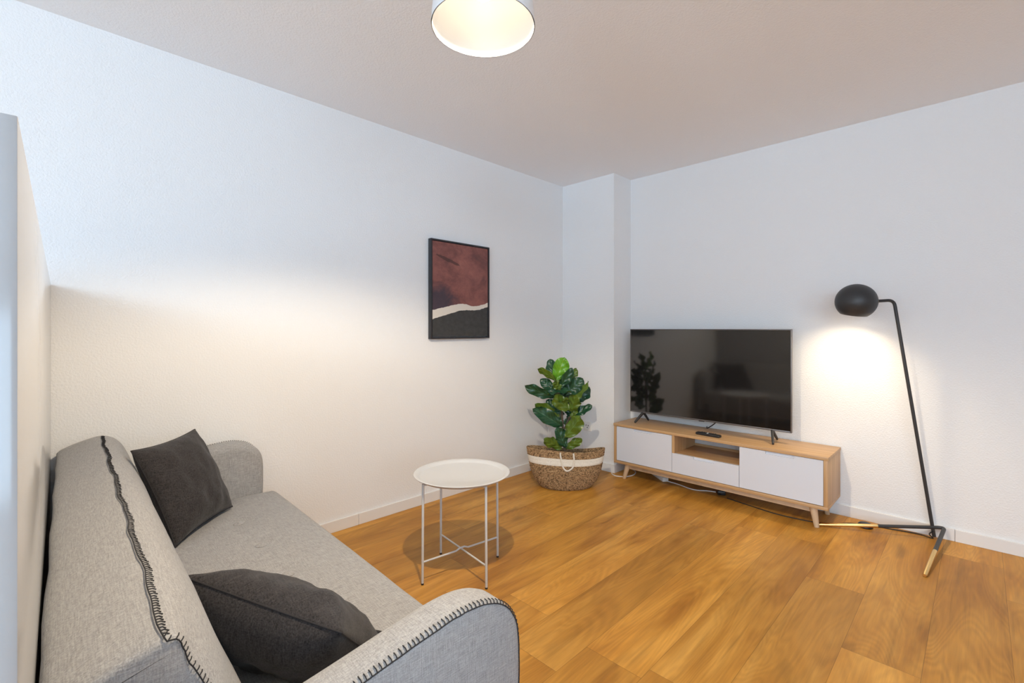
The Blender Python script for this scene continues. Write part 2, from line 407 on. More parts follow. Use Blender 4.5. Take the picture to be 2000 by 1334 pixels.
# ================================================================== the room
T = .12
bm = NB(); box(bm, -T, X_MAX + T, Y_MIN - T, WALL_Y + T, -.1, 0); structure('floor', bm, M_floor)
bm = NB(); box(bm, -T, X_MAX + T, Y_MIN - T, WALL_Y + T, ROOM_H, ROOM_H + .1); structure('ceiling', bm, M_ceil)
bm = NB(); box(bm, -T, 0, Y_MIN - T, WALL_Y + T, 0, ROOM_H); structure('wall_left', bm, M_wall)
bm = NB(); box(bm, 0, X_MAX, WALL_Y, WALL_Y + T, 0, ROOM_H); structure('wall_back', bm, M_wall)
FX0, FX1, FZ1 = 2.3, 4.5, 2.25
bm = NB(); box(bm, 0, FX0, Y_MIN - T, Y_MIN, 0, ROOM_H); box(bm, FX1, X_MAX, Y_MIN - T, Y_MIN, 0, ROOM_H); box(bm, FX0, FX1, Y_MIN - T, Y_MIN, FZ1, ROOM_H); structure('wall_front', bm, M_wall)
bm = NB()
for x in (FX0, (FX0 + FX1) / 2 - .04, FX1 - .07): box(bm, x, x + .07, Y_MIN - .09, Y_MIN - .02, 0, FZ1)
for z in (0, FZ1 - .07): box(bm, FX0 + .07, FX1 - .07, Y_MIN - .09, Y_MIN - .02, z, z + .07)
structure('added_window_front', bm, M_glass_frame)  # unseen opening added to bring fill to the ceiling and back wall
PX, PY = .545, 3.40
bm = NB(); box(bm, 0, PX, PY, WALL_Y, 0, ROOM_H); structure('wall_pillar', bm, M_wall)
# right wall with the window opening and an added fill opening
WY0, WY1, WZ0, WZ1 = -5.0, -1.6, 1.72, 2.38
bm = NB()
box(bm, X_MAX, X_MAX + T, .5, WALL_Y + T, 0, ROOM_H); box(bm, X_MAX, X_MAX + T, WY1, -1.1, 0, ROOM_H); box(bm, X_MAX, X_MAX + T, -1.1, .5, 0, .85); box(bm, X_MAX, X_MAX + T, -1.1, .5, 2.2, ROOM_H); box(bm, X_MAX, X_MAX + T, Y_MIN - T, WY0, 0, ROOM_H)
QY0, QY1, QZ0, QZ1 = -1.1, .5, .85, 2.2
box(bm, X_MAX, X_MAX + T, WY0, WY1, 0, WZ0); box(bm, X_MAX, X_MAX + T, WY0, WY1, WZ1, ROOM_H)
structure('wall_right', bm, M_wall)
bm = NB(); fw = .06
box(bm, X_MAX + .02, X_MAX + .08, WY0, WY1, WZ0, WZ0 + fw); box(bm, X_MAX + .02, X_MAX + .08, WY0, WY1, WZ1 - fw, WZ1)
for y in (WY0, (WY0 + WY1) / 2 - fw / 2, WY1 - fw): box(bm, X_MAX + .02, X_MAX + .08, y, y + fw, WZ0 + fw, WZ1 - fw)
structure('window_1', bm, M_glass_frame)
bm = NB(); box(bm, X_MAX + .02, X_MAX + .08, QY0, QY1, QZ0, QZ0 + fw); box(bm, X_MAX + .02, X_MAX + .08, QY0, QY1, QZ1 - fw, QZ1)
for y in (QY0, QY1 - fw): box(bm, X_MAX + .02, X_MAX + .08, y, y + fw, QZ0 + fw, QZ1 - fw)
structure('added_window_side', bm, M_glass_frame)  # unseen window added for cool fill from the side
# skirting boards, with the butt joints of the photo
bh, bt = .068, .012
def skirting(name, a, b, side, joints):
    bm = NB(); cuts = [a] + joints + [b]
    for q0, q1 in zip(cuts[:-1], cuts[1:]):
        q0 += .0008; q1 -= .0008
        if side == 'x': box(bm, 0, bt, q0, q1, 0, bh, .002)
        elif side == 'y': box(bm, q0, q1, WALL_Y - bt, WALL_Y, 0, bh, .002)
        elif side == 'py': box(bm, q0, q1, PY - bt, PY, 0, bh, .002)
        else: box(bm, PX, PX + bt, q0, q1, 0, bh, .002)
    structure(name, bm, M_trim)
jl = CAM + ray(699, 1024) * ((0 - CAM.x) / ray(699, 1024).x)
skirting('baseboard_left', -5.0, PY - bt, 'x', [jl.y])
skirting('baseboard_back', PX + bt, X_MAX, 'y', [at_y(1865, 1040, WALL_Y - bt).x])
skirting('baseboard_pillar', bt, PX, 'py', [])
skirting('trim_1', PY - bt, WALL_Y - bt, 'px', [])

# ================================================================== white cabinet used as room divider
e1 = math.radians(1.44)
DV = Matrix.Translation((.004, .042, 0)) @ Matrix.Rotation(-e1, 4, 'Z')
t = thing('room_divider_cabinet', 'tall white glossy cabinet used as a divider behind the grey sofa at the left edge', 'cabinet', DV.translation, -e1)
DL, DH, DD = 2.122, 1.386, .40
def dbox(name, m, *a, bev=.001):
    bm = NB(); box(bm, *a, bev, DV); return obj(name, bm, m, t, autosm=30)
dbox('back_panel', M_board_dim, .001, DL - .001, -.018, 0, .0, DH - .001)
dbox('side_panel', M_gloss, DL - .020, DL, -DD, -.0185, 0, DH - .019)
dbox('side_panel', M_gloss, .001, .020, -DD, -.0185, 0, DH - .019)
dbox('top_panel', M_gloss, .001, DL, -DD, -.0185, DH - .0185, DH)
dbox('base_panel', M_gloss, .0205, DL - .0205, -DD, -.0185, .03, .05)
for k in range(1, 5): dbox('divider', M_gloss, k * DL / 5 - .009, k * DL / 5 + .009, -DD + .005, -.0185, .051, DH - .02)
for k in range(1, 4): dbox('shelf', M_gloss, .0205, DL - .0205, -DD + .006, -.019, k * DH / 4 - .009, k * DH / 4 + .009)

# ================================================================== sofa
e2 = math.radians(1.9)
SO = Vector((.02, .0595, 0))
SM = Matrix.Translation(SO) @ Matrix.Rotation(-e2, 4, 'Z')
sofa = thing('sofa', 'light grey fabric sofa with black blanket stitching against the left wall', 'sofa', SO, -e2)
def S(x, y, z): return SM @ Vector((x, y, z))
def sob(name, bm, m, parent=sofa, **k): return obj(name, bm, m, parent, local=True, **k)
# backrest: section in (y, z) lofted along the length
sec = spline([(.005, .16, 0), (.002, .45, 0), (.001, .66, 0), (.003, .698, 0), (.040, .720, 0), (.09, .737, 0), (.132, .746, 0), (.160, .741, 0), (.186, .722, 0), (.212, .682, 0), (.238, .618, 0), (.262, .545, 0), (.290, .470, 0), (.312, .405, 0), (.318, .33, 0), (.315, .16, 0)], 5)
poly = [(p.x, p.y) for p in sec]
XB0, XB1 = .03, 1.85
lv = [(XB0 - .018, .010), (XB0 - .012, .003), (XB0, .0), (XB0 + .05, 0)] + [(XB0 + .05 + k * (XB1 - XB0 - .1) / 14, 0) for k in range(1, 14)] + [(XB1 - .05, 0), (XB1 - .012, .001), (XB1 - .003, .005), (XB1, .012)]
bm = NB()
def back_pt(a, b, x):
    w = .004 * noise.noise(Vector((x * 5, a * 9, b * 9)))
    q = max(0, (x - XB1 + .22) / .22) ** 2      # the front bulge tucks in towards the end seam
    if a > .15: a -= .036 * q * min(1, (a - .15) / .05) * min(1, max(0, (b - .2) / .2))
    return (x, a + w, b + w * .6)
slab(bm, poly, lv, back_pt)
backrest = sob('backrest', bm, M_sofa, autosm=60)
# seat: domed cushion with dimples
BT = [(.20, .555), (.485, .55), (.775, .557), (1.06, .56), (1.345, .557), (1.63, .555)]
X0, X1, Y0, Y1 = .125, 1.857, .20, .815
def seat_z(x, y):
    d = min(x - X0 + .02, X1 - x + .02, Y1 - y)
    z = .388 + .016 * math.sin(PI * (x - X0) / (X1 - X0)) ** .7 * math.sin(PI * min(1, (y - Y0) / (Y1 - Y0))) ** .6 if X0 < x < X1 and Y0 < y < Y1 else .388
    r = .045
    if d < r: z -= r - math.sqrt(max(0, r * r - (r - max(d, 0)) ** 2))
    for bx, by in BT:
        q = (x - bx) ** 2 + (y - by) ** 2; z -= .013 * math.exp(-q / .0022)
    return z + .0016 * noise.noise(Vector((x * 7, y * 11, 0)))
bm = NB(); nx, ny = 110, 60; grid = []
for j in range(ny + 1):
    row = []
    for i in range(nx + 1):
        u = i / nx; v = j / ny
        v2 = v if v < .8 else .8 + .2 * (1 - (1 - (v - .8) / .2) ** 1.8)
        x = X0 + (X1 - X0) * u; y = Y0 + (Y1 - Y0) * v2
        cr = .07                       # rounded front corners in plan
        yy = y
        if x < X0 + cr: yy = min(y, Y1 - .05 * (1 - math.sqrt(max(0, 1 - ((X0 + cr - x) / cr) ** 2))))
        if x > X1 - cr: yy = min(y, Y1 - .05 * (1 - math.sqrt(max(0, 1 - ((x - X1 + cr) / cr) ** 2))))
        sc = yy / y
        row.append(bm.verts.new((x, yy if v > .9 else y, seat_z(x, y))))
    grid.append(row)
for j in range(ny):
    for i in range(nx): bm.faces.new((grid[j][i], grid[j][i + 1], grid[j + 1][i + 1], grid[j + 1][i]))
edge = grid[0] + [r[-1] for r in grid[1:]] + list(reversed(grid[-1][:-1])) + [r[0] for r in reversed(grid[1:-1])]
low = [bm.verts.new((v.co.x, v.co.y, min(v.co.z, .343) - .02)) for v in edge]
low2 = [bm.verts.new((v.co.x, v.co.y - .004, .235)) for v in edge]
for A, B in ((edge, low), (low, low2)):
    for k in range(len(A)):
        q = (k + 1) % len(A); bm.faces.new((A[k], A[q], B[q], B[k]))
bm.faces.new(low2)
seat = sob('seat', bm, M_sofa, autosm=60)
for bx, by in BT:
    bm = NB(); zz = seat_z(bx, by)
    lathe(bm, [(.0, .000), (.014, .001), (.0195, .003), (.0195, .006), (.014, .009), (.006, .0105), (.0, .011)], 20, Matrix.Translation((bx, by, zz - .002)))
    sob('button', bm, M_sofa, seat)
# base frame and legs
bm = NB(); box(bm, .16, 1.82, .03, .77, .13, .234, .01); sob('base_frame', bm, M_sofa)
for lx in (.25, 1.72):
    for ly in (.10, .68):
        bm = NB(); lathe(bm, [(.013, .0), (.022, .13)], 20, Matrix.Translation((lx, ly, 0))); sob('leg', bm, M_leg)
# arms: side outline in (y, z), lofted across the width
side = spline([(.10, .16, 0), (.10, .40, 0), (.11, .545, 0), (.16, .580, 0), (.28, .598, 0), (.40, .616, 0), (.50, .632, 0), (.59, .643, 0), (.65, .640, 0), (.70, .622, 0), (.735, .588, 0), (.752, .54, 0), (.755, .45, 0), (.752, .33, 0), (.748, .20, 0), (.742, .14, 0)], 5)
apoly = [(p.x, p.y) for p in side]
def arm(x_in, x_out):
    s = 1 if x_out > x_in else -1; w = abs(x_out - x_in)
    lv = [(0, .034), (.004, .022), (.011, .012), (.022, .005), (.040, 0), (w - .024, 0), (w - .010, .001), (w - .003, .004), (w, .010)]
    bm = NB(); slab(bm, apoly, [(x_in + s * o, d) for o, d in lv], lambda a, b, x: (x, a, b))
    return sob('armrest', bm, M_sofa, autosm=60)
arm_far = arm(.128, .012); arm_near = arm(1.850, 1.957)
# blanket stitching: a rail of thread and a tooth every centimetre, all following the seams
def stitching(rail, off, parent, step=.0095, tooth=.0125, r=.0011):
    bm = NB(); P = [Vector(p) for p in rail]
    tube(bm, [p + Vector((random.uniform(-1, 1), random.uniform(-1, 1), random.uniform(-1, 1))) * .0005 for p in P], r * 1.15, 6)
    acc = 0.0; nxt = 0.0
    for a, b in zip(P[:-1], P[1:]):
        L = (b - a).length
        while nxt <= acc + L and L > 0:
            q = a.lerp(b, (nxt - acc) / L); pts = off(q, tooth * random.uniform(.85, 1.1))
            tube(bm, [q] + pts, r, 5); nxt += step * random.uniform(.9, 1.1)
        acc += L
    return sob('blanket_stitching', bm, M_thread, parent, label='black blanket stitching')
def sec_at(y):      # front part of the backrest section at depth y
    best = min((p for p in sec if p.y > .6), key=lambda p: abs(p.x - y)); return best.y
ri = [(x, .133 + .0025 * math.sin(x * 17) + .0012 * math.sin(x * 41), .7495) for x in [XB0 + .03 + k * .02 for k in range(int((XB1 - XB0 - .04) / .02))]]
fr = [Vector((p.x - .036 * min(1, max(0, (p.x - .15) / .05)) * min(1, max(0, (p.y - .2) / .2)), p.y, 0)) for p in sec if p.x > .135 and p.y > .30]
rail = [Vector(p) for p in ri] + [Vector((XB1 - .006, .134, .748))] + [Vector((XB1 - .0015, p.x - .002, p.y - .003)) for p in fr]
def off_back(q, tl):
    if q.x < XB1 - .0085: return [Vector((q.x, q.y + tl * .5, q.z - .0004)), Vector((q.x, q.y + tl, q.z - .0040))]
    return [Vector((q.x - tl * .35, q.y + .0040, q.z + .003)), Vector((q.x - tl * .75, q.y + .0050, q.z + .0030))]
stitching(rail, off_back, backrest, tooth=.0105, r=.00095)
i0 = next(i for i, p in enumerate(apoly) if p[1] > .57)
outl = apoly[i0:]
ins = inset2d(apoly, .004)[i0:]
rail = [Vector((1.9555, a, b)) for a, b in ins]
nrm = [(Vector((0, o[0] - i[0], o[1] - i[1]))).normalized() for o, i in zip(outl, ins)]
def off_arm(q, tl):
    k = min(range(len(rail)), key=lambda k: (rail[k] - q).length_squared); n = nrm[k]
    return [q + n * .0050 + Vector((-.004, 0, 0)), q + n * .0056 + Vector((-tl, 0, 0))]
stitching(rail, off_arm, arm_near)
rail = [Vector((.0135, a, b)) for a, b in ins]
def off_arm2(q, tl):
    k = min(range(len(rail)), key=lambda k: (rail[k] - q).length_squared); n = nrm[k]
    return [q + n * .0050 + Vector((.004, 0, 0)), q + n * .0056 + Vector((tl, 0, 0))]
stitching(rail, off_arm2, arm_far)

# ================================================================== pillows
def pillow(name, label, c00, c10, c01, half, seatz, seed, group, puff=1.0, curl=0.0, bow=.075, under=1.0):
    """square cushion spanned by three corners (sofa coordinates); knife-edge seam, wrinkled"""
    O = Vector(c00); A = Vector(c10) - O; B = Vector(c01) - O
    n = A.cross(B).normalized(); t = thing(name, label, 'pillow', S(*(O + A * .5 + B * .5)), -e2, group)
    K = 34
    def pt(u, v, sgn):
        # seams bow inward between the corners
        bu = 1 - bow * (1 - (2 * v - 1) ** 2) ; bv = 1 - bow * (1 - (2 * u - 1) ** 2)
        uu = .5 + (u - .5) * bu; vv = .5 + (v - .5) * bv
        pu = max(0, 1 - abs(2 * u - 1) ** 2.6); pv = max(0, 1 - abs(2 * v - 1) ** 2.6)
        h = half * puff * (under if sgn < 0 else 1) * (pu * pv) ** .52
        edge = (pu * pv) ** .35
        wr = noise.noise(Vector((u * 4 + seed, v * 4, sgn * 3))) * .012 + noise.noise(Vector((u * 11 + seed, v * 6, sgn * 5))) * .006
        cr = noise.noise(Vector(((u + v) * 9 + seed, (u - v) * 2.5, sgn))) * .006
        p = O + A * uu + B * vv + n * (sgn * (h + (wr + cr) * edge) + curl * math.sin(PI * u) * .02)
        if p.z < seatz(p.x, p.y) + .003: p.z = seatz(p.x, p.y) + .003 + .0003 * (sgn + 1)
        return S(*p)
    us = [.5 - .5 * math.cos(PI * i / K) for i in range(K + 1)]
    us = [.6 * a + .4 * i / K for i, a in enumerate(us)]
    bm = NB(); G = {}
    for s in (1, -1):
        for i, u in enumerate(us):
            for j, v in enumerate(us):
                if s == -1 and (i in (0, K) or j in (0, K)): G[s, i, j] = G[1, i, j]
                else: G[s, i, j] = bm.verts.new(pt(u, v, s))
    for s in (1, -1):
        for i in range(K):
            for j in range(K):
                q = [G[s, i, j], G[s, i + 1, j], G[s, i + 1, j + 1], G[s, i, j + 1]]
                if len(set(q)) == 4: bm.faces.new(q if s == 1 else q[::-1])
    o = obj('cushion_cover', bm, M_pillow, t, autosm=None)
    ring = [pt(u, 0, 0) for u in us] + [pt(1, v, 0) for v in us[1:]] + [pt(u, 1, 0) for u in reversed(us[:-1])] + [pt(0, v, 0) for v in reversed(us[:-1])]
    bm = NB(); tube(bm, ring, .0022, 6, True); obj('seam_piping', bm, M_seam, t)
    return t
def zsofa(x, y):
    z = seat_z(min(max(x, X0 + .05), X1 - .05), min(max(y, Y0 + .01), Y1 - .05))
    return z
pillow('throw_pillow', 'dark anthracite pillow standing upright in the far sofa corner by the wall', (.60, .318, .405), (.30, .570, .405), (.425, .205, .742), .072, zsofa, 3.1, None)
pillow('throw_pillow', 'dark anthracite pillow slumped over by the near armrest of the sofa', (1.385, .222, .632), (1.725, .452, .558), (1.250, .430, .390), .084, zsofa, 8.4, None, 1.0, 0, .10, 1.35)

# ================================================================== tray table
legs = [Vector((1.097, 1.465, 0)), Vector((.858, 1.277, 0)), Vector((.673, 1.521, 0)), Vector((.913, 1.711, 0))]
tc_ = sum(legs, Vector()) / 4
t = thing('tray_table', 'small round white metal tray table on the floor in front of the sofa', 'table', tc_)
bm = NB(); R_ = .2375; zt = .482
lathe(bm, [(.0, zt - .006), (R_ - .034, zt - .006), (R_ - .027, zt - .002), (R_ - .020, zt + .006), (R_ - .005, zt + .0105), (R_, zt + .0085), (R_ - .002, zt + .005), (R_ - .016, zt + .001), (R_ - .024, zt - .008), (R_ - .032, zt - .0095), (.0, zt - .0095)], 96, Matrix.Translation(tc_))
obj('tray', bm, M_white, t)
for p in legs:
    q = tc_ + (p - tc_) * .985
    bm = NB(); tube(bm, [Vector((p.x, p.y, .006)), Vector((q.x, q.y, zt - .0095))], .0060, 14); lg = obj('leg', bm, M_white, t)
    bm = NB(); tube(bm, [Vector((p.x, p.y, 0)), Vector((p.x, p.y, .008))], .0066, 12); obj('foot_cap', bm, M_plast, lg, label='black plastic foot cap')
for a, b, dz in ((0, 2, 0), (1, 3, .009)):
    A, B = legs[a], legs[b]; m = (A + B) / 2
    bm = NB(); zz = .105
    tube(bm, [A + Vector((0, 0, zz)), A.lerp(B, .42) + Vector((0, 0, zz)), A.lerp(B, .47) + Vector((0, 0, zz + dz)), A.lerp(B, .53) + Vector((0, 0, zz + dz)), A.lerp(B, .58) + Vector((0, 0, zz)), B + Vector((0, 0, zz))], .0045, 10)
    obj('lower_crossbar', bm, M_white, t)
    bm = NB(); zz = zt - .016
    tube(bm, [A + Vector((0, 0, zz)), B + Vector((0, 0, zz + dz * .0))], .0045, 10); obj('upper_crossbar', bm, M_white, t)

# ================================================================== basket and fiddle-leaf fig
BC = at_depth(1105, 600, 3.62); BC.z = 0
ang = AN
BM = Matrix.Translation(BC) @ Matrix.Rotation(ang, 4, 'Z')
bk = thing('woven_basket', 'oval woven seagrass basket with a white band and rope handles in the corner', 'basket', BC, ang)
def rim_dz(a):   # the soft rim rises and sags
    return .012 * math.cos(2 * a) - .010 * math.cos(a) * 1.0 + .005 * math.sin(3 * a + 1)
def basket_r(z):  # half width / half depth of the wall at height fraction
    pts = [(0, .185, .120), (.06, .205, .132), (.2, .238, .142), (.45, .268, .138), (.7, .285, .112), (.88, .294, .086), (1, .299, .066)]
    for (a, r0, d0), (b, r1, d1) in zip(pts[:-1], pts[1:]):
        if z <= b:
            q = (z - a) / (b - a); return r0 + (r1 - r0) * q, d0 + (d1 - d0) * q
    return pts[-1][1:]
BH = .285
def basket_pt(a, f, off=0.0):
    rx, ry = basket_r(f); z = BH * f + rim_dz(a) * f ** 2
    return Vector(((rx + off) * math.cos(a), (ry + off) * math.sin(a), z))
def shell(f0, f1, rows, amp, off, thick):
    bm = NB(); seg = 128; sub = 6; rr = []
    n = rows * sub
    for i in range(n + 1):
        f = f0 + (f1 - f0) * i / n
        rr.append([bm.verts.new(basket_pt(2 * PI * k / seg, f, off + amp * abs(math.sin(PI * i / sub)) + (amp * .35 * math.sin(k * PI / 2 + (i // sub) * PI)))) for k in range(seg)])
    inner = [[bm.verts.new(basket_pt(2 * PI * k / seg, f, off - thick)) for k in range(seg)] for f in (f1, f0)]
    rr += inner
    for A, B in zip(rr, rr[1:] + rr[:1]):
        for k in range(seg): bm.faces.new((A[k], A[(k + 1) % seg], B[(k + 1) % seg], B[k]))
    return bm
def bkob(name, bm, m, **k): return obj(name, bm, m, bk, local=True, **k)
bm = shell(.0, .645, 15, .0035, 0, .006)
seg = 64
bot = [bm.verts.new(basket_pt(2 * PI * k / seg, .012, -.003)) for k in range(seg)]; bm.faces.new(bot)
bkob('basket_body', bm, M_grass, autosm=None)
bkob('white_band', shell(.645, .815, 2, .0016, .001, .006), M_rope, label='white cotton band')
bkob('basket_rim', shell(.815, 1.0, 5, .0035, 0, .006), M_grass, autosm=None)
for s in (-1, 1):
    bm = NB(); a0 = -PI / 2 if s < 0 else PI / 2
    def onw(da, f, o): return basket_pt(a0 + da * -s, f, o)
    w = .165
    pts = [onw(-w, .965, .004), onw(-w, .90, .010), onw(-w * .86, .75, .012), onw(-w * .72, .63, .012), onw(-w * .25, .55, .012), onw(w * .35, .575, .012), onw(w * .85, .66, .012), onw(w, .78, .012), onw(w, .90, .010), onw(w, .965, .004)]
    tube(bm, spline(pts, 5), .0062, 10); bkob('rope_handle', bm, M_rope, label='white rope handle')

fig = thing('fiddle_leaf_fig', 'green fiddle-leaf fig with large glossy leaves standing in the seagrass basket', 'plant', BC)
def cp(cx, cy, dep=0.0):   # a point of the plant from its place in the close-up; dep = metres towards the viewer
    return at_depth(980 + .2398 * cx, 660 + .2399 * cy, 3.62 - dep)
bm = NB()
lathe(bm, [(.0, .010), (.072, .010), (.076, .012), (.088, .175), (.085, .175), (.083, .165), (.0, .165)], 40, Matrix.Translation(BC)); obj('nursery_pot', bm, M_plast, fig)
bm = NB(); lathe(bm, [(.0, .170), (.083, .167)], 40, Matrix.Translation(BC), cap1=False); obj('soil', bm, M_soil, fig)
stem = spline([cp(515, 1010), cp(512, 900), cp(500, 760), cp(492, 650), cp(488, 560), cp(470, 470), cp(455, 390), cp(448, 330)], 6)
bm = NB(); tube(bm, stem, [.011 - .006 * i / (len(stem) - 1) for i in range(len(stem))], 10)
tube(bm, spline([cp(500, 760), cp(545, 660, -.01), cp(575, 590, -.01), cp(560, 470, -.02), cp(540, 380, -.03)], 6), .0055, 8)
obj('trunk', bm, M_trunk, fig)
def leaf(b, tp, width, phi, m, cup=.25, droop=.12, seed=0):
    """obovate fiddle leaf from base b to tip tp; phi turns it about its axis, 0 faces the viewer"""
    ax = tp - b; L = ax.length; a = ax.normalized()
    v = (CAM - (b + tp) / 2).normalized(); n = (v - a * v.dot(a))
    n = n.normalized() if n.length > .05 else UPV.copy()
    n = Matrix.Rotation(phi, 3, a) @ n; s = a.cross(n)
    nu, nv = 12, 22; bm = NB(); uvl = bm.loops.layers.uv.new('UVMap'); g = []; coord = {}
    for j in range(nv + 1):
        q = j / nv
        w = width / 2 * (math.sin(PI * min(1, q ** .80)) ** .62) * (.50 + .62 * q) * (1 - .10 * math.exp(-((q - .42) / .12) ** 2))
        if q < .07: w = .0022 + w * (q / .07) * .5
        row = []
        for i in range(nu + 1):
            u = -1 + 2 * i / nu
            wav = .012 * math.sin(q * 15 + seed + u * 2) * abs(u) ** 2 * (width / .12)
            p = b + a * (L * q) + s * (u * w) + n * (cup * abs(u) ** 1.3 * w + wav - droop * L * (q ** 2) + droop * L * .55 * q + .004 * math.cos(q * 22 - abs(u) * 7) * (1 - abs(u) * .5))
            vv = bm.verts.new(p); coord[vv] = (u, q); row.append(vv)
        g.append(row)
    for j in range(nv):
        for i in range(nu):
            f = bm.faces.new((g[j][i], g[j][i + 1], g[j + 1][i + 1], g[j + 1][i]))
            for lo in f.loops: lo[uvl].uv = coord[lo.vert]
    KEEP.add(bm)
    bm.normal_update()
    if sum((f.normal for f in bm.faces), Vector()).dot(n) < 0:
        for f in bm.faces: f.normal_flip()
    o = obj('leaf', bm, LM[m], fig, autosm=None)
    return o
k_ = .000943
LEAVES = [  # base, tip (close-up), depth base/tip, width (close-up px), turn, material
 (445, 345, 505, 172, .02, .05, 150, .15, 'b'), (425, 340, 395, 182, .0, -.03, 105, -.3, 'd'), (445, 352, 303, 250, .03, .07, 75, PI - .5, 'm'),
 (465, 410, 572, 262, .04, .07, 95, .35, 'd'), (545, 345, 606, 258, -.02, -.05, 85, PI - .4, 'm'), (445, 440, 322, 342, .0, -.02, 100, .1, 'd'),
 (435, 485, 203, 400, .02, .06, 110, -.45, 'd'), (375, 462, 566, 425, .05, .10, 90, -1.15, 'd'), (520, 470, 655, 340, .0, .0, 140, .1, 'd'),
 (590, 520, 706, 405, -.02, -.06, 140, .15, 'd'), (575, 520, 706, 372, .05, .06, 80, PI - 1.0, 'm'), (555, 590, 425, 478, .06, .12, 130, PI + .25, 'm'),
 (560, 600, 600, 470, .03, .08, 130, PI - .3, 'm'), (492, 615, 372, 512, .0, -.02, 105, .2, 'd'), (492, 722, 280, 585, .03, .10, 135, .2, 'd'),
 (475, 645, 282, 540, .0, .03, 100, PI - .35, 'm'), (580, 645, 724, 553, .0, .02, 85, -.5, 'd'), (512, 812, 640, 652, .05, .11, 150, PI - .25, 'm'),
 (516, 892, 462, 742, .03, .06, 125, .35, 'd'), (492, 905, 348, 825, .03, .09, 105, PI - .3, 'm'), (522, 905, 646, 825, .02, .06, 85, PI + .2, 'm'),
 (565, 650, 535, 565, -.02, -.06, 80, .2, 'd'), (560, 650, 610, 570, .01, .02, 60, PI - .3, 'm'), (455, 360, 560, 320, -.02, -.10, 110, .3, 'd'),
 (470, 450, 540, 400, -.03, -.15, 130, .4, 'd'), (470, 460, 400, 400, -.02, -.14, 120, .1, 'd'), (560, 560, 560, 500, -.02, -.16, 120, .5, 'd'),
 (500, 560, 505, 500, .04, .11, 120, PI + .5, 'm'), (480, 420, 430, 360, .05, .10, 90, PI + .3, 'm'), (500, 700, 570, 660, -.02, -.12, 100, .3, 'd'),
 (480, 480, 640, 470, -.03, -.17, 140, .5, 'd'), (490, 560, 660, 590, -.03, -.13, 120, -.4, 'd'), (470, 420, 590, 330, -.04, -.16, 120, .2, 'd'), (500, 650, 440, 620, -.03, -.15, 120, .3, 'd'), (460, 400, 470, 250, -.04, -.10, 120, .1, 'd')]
for i, (bx, by, tx, ty, db, dt, w, ph, m) in enumerate(LEAVES):
    B_ = cp(bx, by, db); T_ = B_ + (cp(tx, ty, dt) - B_) * 1.07
    leaf(B_, T_, w * k_ * 1.12, ph, m, seed=i * 1.7, cup=.18 + .12 * ((i * 37) % 5) / 5, droop=.10 + .10 * ((i * 13) % 4) / 4)

# ================================================================== TV stand
SX0, SX1, SY0, SY1, SZ0, SZ1 = .610, 2.078, 3.297, 3.651, .122, .440
st = thing('tv_stand', 'long low oak TV stand with white fronts along the back wall', 'tv stand', ((SX0 + SX1) / 2, (SY0 + SY1) / 2, 0))
def stb(name, m, *a, bev=.0015, parent=st, **k):
    bm = NB(); box(bm, *a, bev); return obj(name, bm, m, parent, autosm=30, **k)
th = .020
stb('top_panel', M_oak, SX0 - .003, SX1 + .003, SY0 - .003, SY1, SZ1 - th, SZ1)
stb('bottom_panel', M_oak, SX0, SX1, SY0, SY1, SZ0, SZ0 + th)
stb('side_panel', M_oak_v, SX0, SX0 + .022, SY0 + .001, SY1, SZ0 + th, SZ1 - th)
stb('side_panel', M_oak_v, SX1 - .022, SX1, SY0 + .001, SY1, SZ0 + th, SZ1 - th)
bm = NB(); box(bm, 1.104, 1.124, SY0 + .0235, SY1, SZ0 + th, .2885); box(bm, 1.104, 1.124, SY0 + .004, SY1, .2885, SZ1 - th); obj('divider_panel', bm, M_oak_v, st, False)
stb('divider_panel', M_oak_v, 1.578, 1.598, SY0 + .024, SY1, SZ0 + th, SZ1 - th)
stb('shelf', M_oak, 1.124, 1.578, SY0 + .0235, SY1, .275, .289)
bm = NB()   # back board, open behind the right part of the niche for cables
nx_ = at_y(1350, 868, SY1).x
box(bm, SX0 + .022, nx_, SY1 - .006, SY1, SZ0 + th, SZ1 - th); box(bm, nx_, SX1 - .022, SY1 - .006, SY1, SZ0 + th, .306)
box(bm, 1.598, SX1 - .022, SY1 - .006, SY1, .306, SZ1 - th); obj('back_panel', bm, M_oak, st, False)
def front(name, x0, x1, z0, z1, hx0, hx1, hd):
    """lacquered front with a finger notch cut in its top edge"""
    yf, yb = SY0 + .004, SY0 + .022
    P = [(x0, z0), (x1, z0), (x1, z1), (hx1, z1), (hx1, z1 - hd), (hx0, z1 - hd), (hx0, z1), (x0, z1)]
    bm = NB(); A = [bm.verts.new((x, yf, z)) for x, z in P]; B = [bm.verts.new((x, yb, z)) for x, z in P]
    bm.faces.new(A); bm.faces.new(B[::-1])
    for k in range(8): bm.faces.new((A[k], A[(k + 1) % 8], B[(k + 1) % 8], B[k]))
    d = obj(name, bm, M_lacq, st, False)
    bm = NB(); box(bm, hx0, hx1, yb - .006, yb - .002, z1 - hd, z1 - .002); obj('handle', bm, M_lacq, d, False, label='recessed white finger pull')
    return d
front('door', .634, 1.1015, .146, .4165, .790, .942, .017)
front('drawer', 1.1045, 1.5755, .146, .288, 1.264, 1.410, .019)
front('door', 1.5785, 2.054, .146, .4165, 1.738, 1.900, .018)
for sx, lx, dx in ((0, SX0 + .105, -.030), (1, SX1 - .085, .022)):
    for ly, dy in ((SY0 + .045, -.012), (SY1 - .05, .012)):
        bm = NB(); n0 = Vector((lx, ly, SZ0)); n1 = Vector((lx + dx, ly + dy, 0))
        tube(bm, [n1, n0], [.0135, .0225], 24); obj('leg', bm, M_leg, st)
